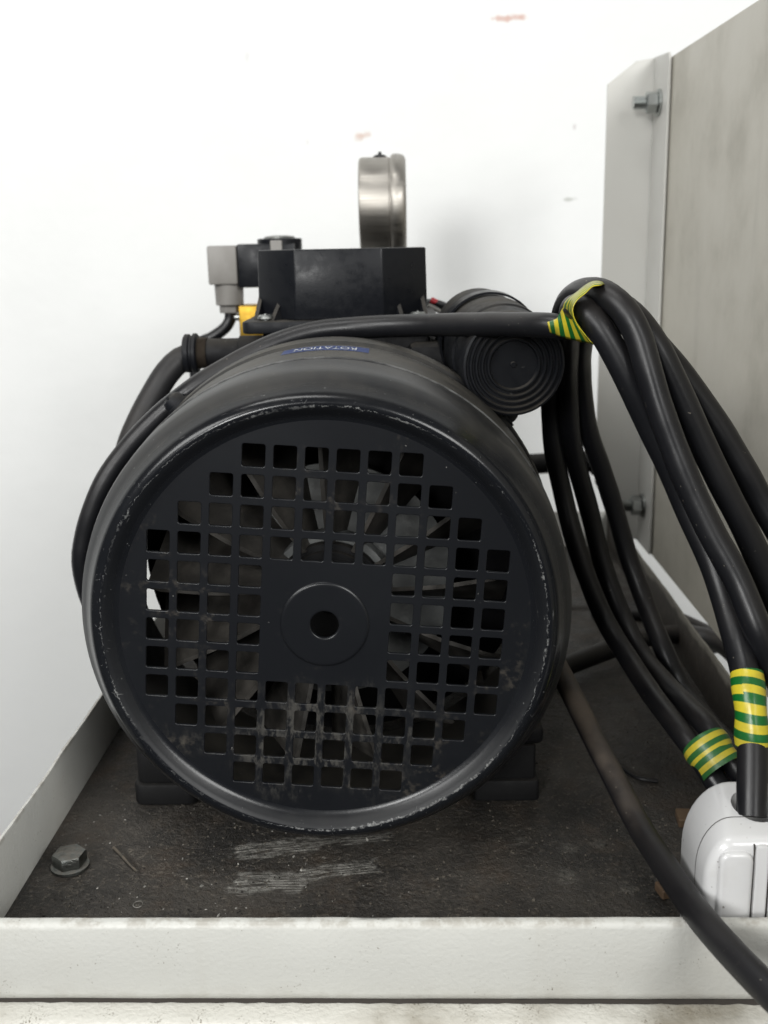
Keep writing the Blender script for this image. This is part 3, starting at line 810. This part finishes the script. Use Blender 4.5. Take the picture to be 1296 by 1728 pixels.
bm = B(); tube(bm, spline([Vector((g2.x, g2.y, g3.z + .004)), P(388, 540, SY + .012), P(380, 553, SY + .011), P(360, 568, SY + .01), P(330, 585, SY + .01), P(330, 640, SY + .01)], .003), .0044, 16)
obj('lead', bm, M['cable'], SV)

# ------------------------------------------------------------------ hose with union on the left
HY = .66
hc = P(330, 596, HY)
HO = root('air_hose', (hc.x, hc.y, .2), 'black hose with ribbed union and rusty thread leaving the motor on the left', 'hose')
def X_at(px): return P(px, 596, HY).x
bm = B(); lathe(bm, [(.0075, X_at(350)), (.0088, X_at(351)), (.0088, X_at(404)), (.0102, X_at(406)), (.0102, X_at(470)), (0, X_at(470))], 'X', (0, hc.y, hc.z), 32); obj('union_barrel', bm, M['iron'], HO)
bm = B(); pr = []
xa, xb = X_at(334), X_at(352)
for k in range(7):
    pr += [(.0085, xa + (xb - xa) * k / 7), (.0096, xa + (xb - xa) * (k + .5) / 7)]
lathe(bm, pr, 'X', (0, hc.y, hc.z), 32); obj('thread', bm, M['rust'], HO)
bm = B(); lathe(bm, [(.006, X_at(312)), (.0108, X_at(312)), (.0118, X_at(314)), (.0118, X_at(321)), (.0108, X_at(323)), (.0108, X_at(326)), (.0122, X_at(328)), (.0122, X_at(333)), (.0112, X_at(335)), (.006, X_at(335))], 'X', (0, hc.y, hc.z), 40); obj('union_nut', bm, M['plastic_dusty'], HO)
bm = B(); tube(bm, spline([P(325, 600, HY), P(305, 607, HY), P(283, 628, HY - .005), P(258, 668, HY - .01), P(237, 708, HY - .015), P(218, 755, HY - .02), P(205, 830, HY - .02), P(205, 930, HY - .02), P(215, 1010, HY - .02)], .004), .0079, 24)
obj('hose_run', bm, M['hose'], HO)

# ------------------------------------------------------------------ coiled power cable
CR_ = .0058
kc = P(965, 545, .49)
CC = root('coiled_power_cable', (kc.x, kc.y, kc.z), 'black power cable coiled in loops tied with green and yellow tape beside the motor', 'cable')
def run(pts): return spline([P(*p) for p in pts], .0035)
S1 = [(1268, 1378, .376), (1269, 1240, .392), (1260, 1150, .403), (1240, 1070, .418), (1206, 960, .436), (1166, 870, .445), (1136, 800, .448), (1100, 725, .449), (1066, 652, .449), (1040, 600, .450), (1011, 552, .452), (988, 525, .456), (972, 519, .470), (963, 535, .505), (960, 570, .545)]
D2 = [(958, 640, .585), (962, 725, .605), (972, 780, .615), (994, 860, .622), (1018, 955, .618), (1050, 1040, .605), (1083, 1105, .585), (1120, 1150, .560), (1160, 1192, .522), (1194, 1227, .496), (1221, 1265, .484), (1256, 1312, .474), (1300, 1345, .466), (1345, 1290, .462), (1375, 1170, .458)]
S4 = [(1360, 1010, .462), (1325, 920, .466), (1290, 856, .470), (1262, 803, .472), (1230, 748, .474), (1197, 697, .476), (1162, 648, .478), (1130, 608, .480), (1090, 565, .482), (1045, 540, .484), (1003, 540, .487)]
XC = [(960, 552, .489), (925, 549, .493), (850, 547, .515), (770, 548, .540), (700, 549, .556), (620, 552, .566), (545, 558, .569), (500, 568, .569), (452, 586, .568), (415, 604, .567), (378, 624, .565), (343, 645, .563), (308, 670, .561), (280, 692, .560), (253, 717, .558), (231, 740, .556), (211, 764, .555), (187, 797, .553), (169, 830, .551), (155, 866, .55), (144, 905, .55), (139, 945, .55), (146, 990, .552), (162, 1030, .558), (205, 1075, .60), (260, 1080, .66)]
full = S1 + D2 + S4 + XC
bm = B(); tube(bm, run(full), CR_, 24, wob=.045); obj('cable_run', bm, M['cable'], CC)
S2 = [(1375, 1290, .455), (1345, 1205, .425), (1311, 1140, .412), (1282, 1072, .410), (1244, 978, .419), (1203, 903, .425), (1180, 856, .428), (1156, 803, .431), (1133, 744, .434), (1111, 682, .437), (1093, 620, .440), (1076, 565, .444), (1051, 521, .448), (1022, 497, .455), (994, 491, .468), (967, 502, .490), (951, 530, .520), (944, 575, .555)]
D1 = [(932, 640, .590), (930, 690, .605), (935, 762, .612), (948, 825, .614), (965, 895, .610), (990, 972, .602), (1022, 1048, .588), (1062, 1114, .565), (1100, 1172, .535), (1132, 1214, .510), (1162, 1253, .492), (1189, 1291, .482), (1224, 1340, .470), (1280, 1385, .455)]
bm = B(); tube(bm, spline([P(*p) for p in S2 + D1 + [(1350, 1350, .452)]], .0035, closed=True) , CR_, 24, cap=False, wob=.045)
obj('cable_loop', bm, M['cable'], CC)
S3 = [(1385, 1240, .470), (1352, 1110, .452), (1320, 1035, .448), (1287, 958, .449), (1253, 884, .450), (1229, 838, .451), (1203, 786, .452), (1179, 735, .453), (1156, 684, .454), (1132, 632, .455), (1106, 582, .457), (1076, 540, .462), (1040, 512, .474), (1008, 512, .495), (988, 545, .535)]
D3 = [(980, 620, .585), (992, 722, .615), (1015, 790, .625), (1038, 862, .630), (1062, 945, .628), (1088, 1015, .618), (1114, 1082, .600), (1145, 1150, .585), (1185, 1205, .560), (1225, 1250, .525), (1270, 1300, .495), (1330, 1320, .475)]
bm = B(); tube(bm, spline([P(*p) for p in S3 + D3], .0035, closed=True), CR_, 24, cap=False, wob=.045)
obj('cable_loop', bm, M['cable'], CC)
# tape on the cable above the plug
seg = spline([P(1260, 1136, .4045), P(1266, 1190, .396), P(1270, 1258, .391)], .0015)
bm = B(); tube(bm, seg, lambda s: CR_ + .0007 + .0005 * math.sin(s * 9) * (.3 + .7 * s), 28, cap=False); obj('tape_wrap', bm, M['tape'], CC)
# tape round the returning loops behind the plug
mid = [((P(*a) + P(*b)) / 2) for a, b in (((1132, 1214, .510), (1160, 1192, .522)), ((1162, 1253, .492), (1194, 1227, .496)), ((1189, 1291, .482), (1221, 1265, .484)), ((1224, 1340, .470), (1256, 1312, .474)))]
seg = spline(mid, .0012); seg = seg[int(len(seg) * .52):int(len(seg) * .86)]
bm = B(); tube(bm, seg, lambda s: (.0118 + .0005 * math.sin(s * 7) - .0004 * s), 28, cap=False)
obj('tape_wrap', bm, M['tape_lower'], CC)
# twisted tape at the knot: fanned skirt, and a narrow band drawn up over the loops
bm = B(); uvl = bm.loops.layers.uv.verify()
top = [(924, 544), (932, 541), (940, 538), (946, 528), (950, 520), (955, 519), (960, 524), (968, 538), (980, 556), (992, 572)]
bot = [(929, 561), (936, 564), (944, 567), (954, 570), (964, 573), (974, 575), (984, 577), (993, 578.5), (1000, 580), (1004, 581)]
ns, nt = 36, 10
def lerp_list(l, s):
    x = s * (len(l) - 1); i = min(int(x), len(l) - 2); f = x - i
    return (l[i][0] * (1 - f) + l[i + 1][0] * f, l[i][1] * (1 - f) + l[i + 1][1] * f)
gg = []
for i in range(ns + 1):
    s = i / ns; a = lerp_list(top, s); b = lerp_list(bot, s); rowv = []
    for j in range(nt + 1):
        q = j / nt
        bulge = .0035 * math.sin(pi * min(1, max(0, .1 + .9 * q))) ** .7
        Y = .4835 - bulge - .026 * s + .0006 * math.sin(s * 25 + q * 3)
        rowv.append((bm.verts.new(P(a[0] * (1 - q) + b[0] * q, a[1] * (1 - q) + b[1] * q, Y)), (s, q)))
    gg.append(rowv)
for i in range(ns):
    for j in range(nt):
        qd = (gg[i][j], gg[i + 1][j], gg[i + 1][j + 1], gg[i][j + 1])
        f = bm.faces.new([v[0] for v in qd])
        for lp, v in zip(f.loops, qd): lp[uvl].uv = v[1]
TK = obj('tape_knot', bm, M['tape_fan'], CC, smooth=80)
so = TK.modifiers.new('thickness', 'SOLIDIFY'); so.thickness = .0003
bm = B(); uvl = bm.loops.layers.uv.verify()
La = [(949, 523, .470), (953, 510, .462), (960, 502, .458), (972, 493, .455), (984, 483, .455), (996, 475.5, .4575), (1008, 473, .462), (1020, 477, .468)]
Lb = [(990, 570, .4475), (970, 541, .4455), (966, 521, .4455), (973, 507, .4455), (987, 495, .4455), (1000, 483, .4455), (1012, 481, .4455), (1021, 479, .452)]
A = spline([P(*p) for p in La], .0008); Bp = spline([P(*p) for p in Lb], .0008); n = 40
g = []
for i in range(n + 1):
    a = A[int(i / n * (len(A) - 1))]; b = Bp[int(i / n * (len(Bp) - 1))]
    g.append([(bm.verts.new(a.lerp(b, j / 8) - yv_off * (.0008 * math.sin(pi * j / 8))) if False else bm.verts.new(a.lerp(b, j / 8) + Vector((0, -.0012 * math.sin(pi * j / 8), .0006 * math.sin(pi * j / 8)))), (j / 8, i / n)) for j in range(9)])
for i in range(n):
    for j in range(8):
        qd = (g[i][j], g[i + 1][j], g[i + 1][j + 1], g[i][j + 1])
        f = bm.faces.new([v[0] for v in qd])
        for lp, v in zip(f.loops, qd): lp[uvl].uv = v[1]
o = obj('tape_band', bm, M['tape_fan'], CC, smooth=80)
so = o.modifiers.new('thickness', 'SOLIDIFY'); so.thickness = .0003

# ------------------------------------------------------------------ dusty cable in front
pts = [(900, 1040, .575), (925, 1095, .545), (950, 1142, .515), (975, 1192, .493), (1005, 1252, .470), (1036, 1312, .449), (1076, 1390, .422), (1114, 1450, .392), (1150, 1503, .367), (1190, 1557, .343), (1234, 1607, .327), (1277, 1652, .313), (1330, 1705, .299), (1420, 1800, .28)]
bm = B(); tube(bm, spline([P(*p) for p in pts], .003), .0055, 28)
o = obj('dusty_cable', bm, M['cable_dust'], None); tag(o, 'thick black cable coated with brown dust, draped over the front lip of the tray', 'cable')
# hoses lying across the back right of the tray
for nm, pts, r, lab in (
        ('rubber_hose', [(800, 1210, .63), (880, 1155, .645), (960, 1122, .66), (1031, 1095, .675), (1089, 1076, .69), (1137, 1071, .70), (1185, 1074, .70), (1222, 1090, .69), (1262, 1130, .665)], .0066, 'black rubber hose crossing the tray floor behind the coiled cable, nearest the camera'),
        ('rubber_hose', [(800, 1020, .80), (900, 1028, .80), (970, 1034, .80), (1040, 1032, .80), (1085, 1030, .795), (1120, 1036, .785), (1158, 1052, .77), (1200, 1072, .745)], .0062, 'black rubber hose lying furthest back on the right of the tray'),
        ('rubber_hose', [(1000, 1040, .775), (1060, 1034, .775), (1100, 1040, .765), (1150, 1060, .745), (1210, 1090, .715)], .0058, 'short black hose between the two other hoses under the side panel')):
    bm = B(); tube(bm, spline([P(*p) for p in pts], .004), r, 20)
    o = obj(nm, bm, M['hose'], None); tag(o, lab, 'hose', 'black hoses at the back of the tray')
bm = B(); tube(bm, spline([P(780, 790, .90), P(900, 783, .90), P(1000, 780, .90), P(1012, 790, .9)], .004), .0088, 20)
o = obj('exhaust_pipe', bm, M['iron'], None); tag(o, 'straight black pipe behind the cable loops, running sideways from the pump', 'pipe')
bm = B(); tube(bm, spline([P(690, 520, .74), P(728, 512, .74), P(752, 519, .735), P(775, 540, .72)], .003), .0032, 14)
TL = obj('thin_lead', bm, M['cable'], None); tag(TL, 'thin black lead with a red end between terminal box and capacitor', 'lead')
bm = B(); tube(bm, [P(727, 506, .738), P(733, 509, .738), P(737, 511, .738)], .0022, 12); obj('red_sleeve', bm, M['red'], TL)
bm = B(); tube(bm, spline([P(722, 515, .732), P(738, 523, .732), P(757, 537, .725)], .003), .0016, 10); obj('grey_core', bm, M['greyplug'], TL)

# ------------------------------------------------------------------ mains plug
pl = P(1157, 1450, .382); PXc = P(1272, 1450, .38).x
hw = .0250
pt = P(1246, 1318, .398)
PG = root('mains_plug', (PXc, .378, .003), 'glossy white three-pin mains plug standing on end in the front right corner of the tray', 'plug')
zt3 = pt.z; zb3 = .0045
out = []
def ol(h, z1_, rx, rz):
    o_ = [(-h * .95, zb3), (-h, zb3 + .012), (-h, z1_ - rz)]
    for k in range(1, 11):
        a = pi - k / 10 * pi / 2
        o_.append((-h + rx + rx * math.cos(a), z1_ - rz + rz * math.sin(a)))
    return o_ + [(-x, z) for x, z in reversed(o_)]
bm = B(); secs = []
for Yq, h_, z_, rx_, rz_ in ((.3600, hw, zt3 - .0045, .0100, .0170), (.3730, hw, zt3 - .0020, .0130, .0205), (.3740, hw, zt3 - .0018, .0132, .0207), (.4000, hw * .97, zt3 + .0005, .0190, .0270)):
    secs.append([bm.verts.new((PXc + q[0], Yq, q[1])) for q in ol(h_, z_, rx_, rz_)])
fs = [bm.faces.new(secs[0]), bm.faces.new(list(reversed(secs[-1])))]
for A_, B_ in zip(secs, secs[1:]):
    for k in range(len(A_)): bm.faces.new((A_[k], B_[k], B_[(k + 1) % len(A_)], A_[(k + 1) % len(A_)]))
bmesh.ops.recalc_face_normals(bm, faces=bm.faces)
bmesh.ops.bevel(bm, geom=list(set(fs[0].edges) | set(fs[1].edges)), offset=.0040, segments=4, profile=.5, affect='EDGES', clamp_overlap=True)
body = obj('plug_body', bm, M['plug'], PG, smooth=40)
# socket for the cable
bm = B(); lathe(bm, [(0, zt3 - .013), (.0078, zt3 - .013), (.0090, zt3 + .01), (0, zt3 + .01)], 'Z', (0, 0, 0), 32)
for v in bm.verts: v.co.x = v.co.x * 1.05 + PXc - .001; v.co.y = v.co.y * 1.25 + .3805
bmesh.ops.recalc_face_normals(bm, faces=bm.faces)
mcut = bpy.data.meshes.new('cut'); bm.to_mesh(mcut); bm.free()
mcut.transform(WM[PG.name].inverted())
cut = bpy.data.objects.new('cut', mcut); COL.objects.link(cut); cut.matrix_world = WM[PG.name]
bo = body.modifiers.new('hole', 'BOOLEAN'); bo.object = cut; bo.operation = 'DIFFERENCE'; bo.solver = 'EXACT'
bpy.context.view_layer.update(); dg = bpy.context.evaluated_depsgraph_get()
nme = bpy.data.meshes.new_from_object(body.evaluated_get(dg)); body.modifiers.clear(); body.data = nme
for p_ in nme.polygons: p_.use_smooth = True
nme.set_sharp_from_angle(angle=math.radians(40)); nme.materials.clear(); nme.materials.append(M['plug'])
bpy.data.objects.remove(cut)
# raised spine and grip cheeks on the face
bm = B(); prism(bm, rrect(-.0068, -.0018, zb3 + .001, zt3 - .0062, .0012, 3), 'Y', .3588, .364, .0006, 2, (PXc, 0, 0)); obj('cover_strip', bm, M['plug'], PG)
for s_ in (-1, 1):
    a0_, a1_ = (-.0205, -.0077) if s_ < 0 else (-.0009, .0200)
    bm = B(); prism(bm, rrect(a0_, a1_, zb3 + .0015, zt3 - .0085, .004, 5), 'Y', .3577, .364, .0016, 3, (PXc, 0, 0)); obj('grip_pad', bm, M['plug'], PG)
for xs in (-.0073, -.0013):
    bm = B(); box(bm, PXc + xs - .00022, PXc + xs + .00022, .3596, .362, zb3 + .001, zt3 - .006); obj('seam', bm, M['seam'], PG, smooth=0)
bm = B(); e_ = .00012
sa = [(PXc + q[0], q[1]) for q in ol(hw + e_, zt3 - .0020 + e_, .0130, .0205)]
for (u0, w0), (u1, w1) in zip(sa[1:], sa[2:-1]):
    if min(abs(u0 - PXc), abs(u1 - PXc)) < .0115: continue
    bm.faces.new([bm.verts.new(p_) for p_ in ((u0, .37300, w0), (u1, .37300, w1), (u1, .37345, w1), (u0, .37345, w0))])
obj('seam', bm, M['seam'], PG, smooth=0)

# ------------------------------------------------------------------ machine side panel and bracket
PXX = .2035
rb = PX(1094, 929, PXX); rt = PX(1133, 96, PXX)
SP = root('side_panel', (PXX, rb.y, rb.z), 'tall grimy grey painted cabinet side panel at right, ending beside the bracket', 'panel')
bm = B(); y0p = .20; zb_f = PX(1159, 1009, PXX).z; ztop2 = PX(1280, 0.5, PXX)
yr = (rb.y + rt.y) / 2
def quadbox(bm, pts, dx):
    a = [bm.verts.new(p) for p in pts]; b = [bm.verts.new((p[0] + dx, p[1], p[2])) for p in pts]
    bm.faces.new(a); bm.faces.new(list(reversed(b)))
    n = len(pts)
    for i in range(n): bm.faces.new((a[i], b[i], b[(i + 1) % n], a[(i + 1) % n]))
slope = (rt.z - ztop2.z) / (rt.y - ztop2.y); slb = (rb.z - zb_f) / (rb.y - PX(1159, 1009, PXX).y)
quadbox(bm, [(PXX, y0p, rb.z + slb * (y0p - rb.y)), (PXX, rb.y, rb.z), (PXX, rt.y, rt.z), (PXX, y0p, rt.z + slope * (y0p - rt.y))], .0012)
obj('panel_sheet', bm, M['grey'], SP, smooth=0)
bm = B()
quadbox(bm, [(PXX + .0013, y0p, rt.z + slope * (y0p - rt.y) - .012), (PXX + .0013, rt.y - .004, rt.z - .012), (PXX + .0013, rt.y - .004, rt.z - .0012), (PXX + .0013, y0p, rt.z + slope * (y0p - rt.y) - .0012)], .014)
obj('top_fold', bm, M['rust'], SP, smooth=0)

BX = PXX - .0030
e1 = PX(1130, 86, BX); e0 = PX(1104, 97, BX)
ef = PX(1101, 910, BX)
BR = root('angle_bracket', (BX, e0.y, .04), 'pale painted angle bracket with clipped corner bolted to the rear edge of the side panel', 'bracket')
yb2 = e0.y
# flange lying against the panel
bm = B(); zlo = .036
quadbox(bm, [(BX, yb2 - .0015, zlo), (BX, yb2 - .0015, e0.z), (BX, e1.y + .004, e1.z), (BX, e1.y, e1.z - .004), (BX, e1.y, zlo)], .0018)
bmesh.ops.bevel(bm, geom=[e for e in bm.edges], offset=.0004, segments=1, affect='EDGES')
obj('flange', bm, M['bracket'], BR, smooth=30)
pl_ = [P(1030, 142, yb2), P(1074, 103, yb2), P(1103, 97, yb2)]
plb = P(1006, 815, yb2)
bm = B()
outl = [(plb.x, plb.z), (plb.x, pl_[0].z), (pl_[1].x, pl_[1].z), (BX + .0018, e0.z), (BX + .0018, zlo), (plb.x + .03, zlo)]
outl[0] = (P(1004, 815, yb2).x, plb.z)
prism(bm, outl, 'Y', yb2, yb2 + .002, .0004, 1)
obj('bracket_face', bm, M['bracket'], BR, smooth=30)
for (px, py, name) in ((1103, 171, 'bolt'), (1080, 862, 'bolt')):
    m = M['zinc'] if py < 500 else M['zinc_dull']
    yc = (e0.y + e1.y) / 2 + .0
    c = PX(px + 13, py, BX); c = Vector((BX, (e0.y + e1.y) / 2 + .001, c.z))
    if py > 500: c.z = PX(1095, 862, BX).z
    bm = B(); prism(bm, hexpts(.0082, .3), 'X', BX - .0105, BX - .0022, .0007, 1, (0, c.y, c.z))
    b_ = obj('nut', bm, m, BR, smooth=30)
    bm = B(); lathe(bm, [(.003, BX - .0021), (.0098, BX - .0021), (.0098, BX - .0004), (.003, BX - .0004)], 'X', (0, c.y, c.z), 28); obj('washer', bm, m, b_)
    bm = B(); pr = []
    for k in range(9): pr += [(.0044, BX - .0105 - k * .0011), (.0050, BX - .01105 - k * .0011)]
    pr += [(0, BX - .0206)]
    lathe(bm, pr, 'X', (0, c.y, c.z), 20); obj('stud', bm, m, b_)
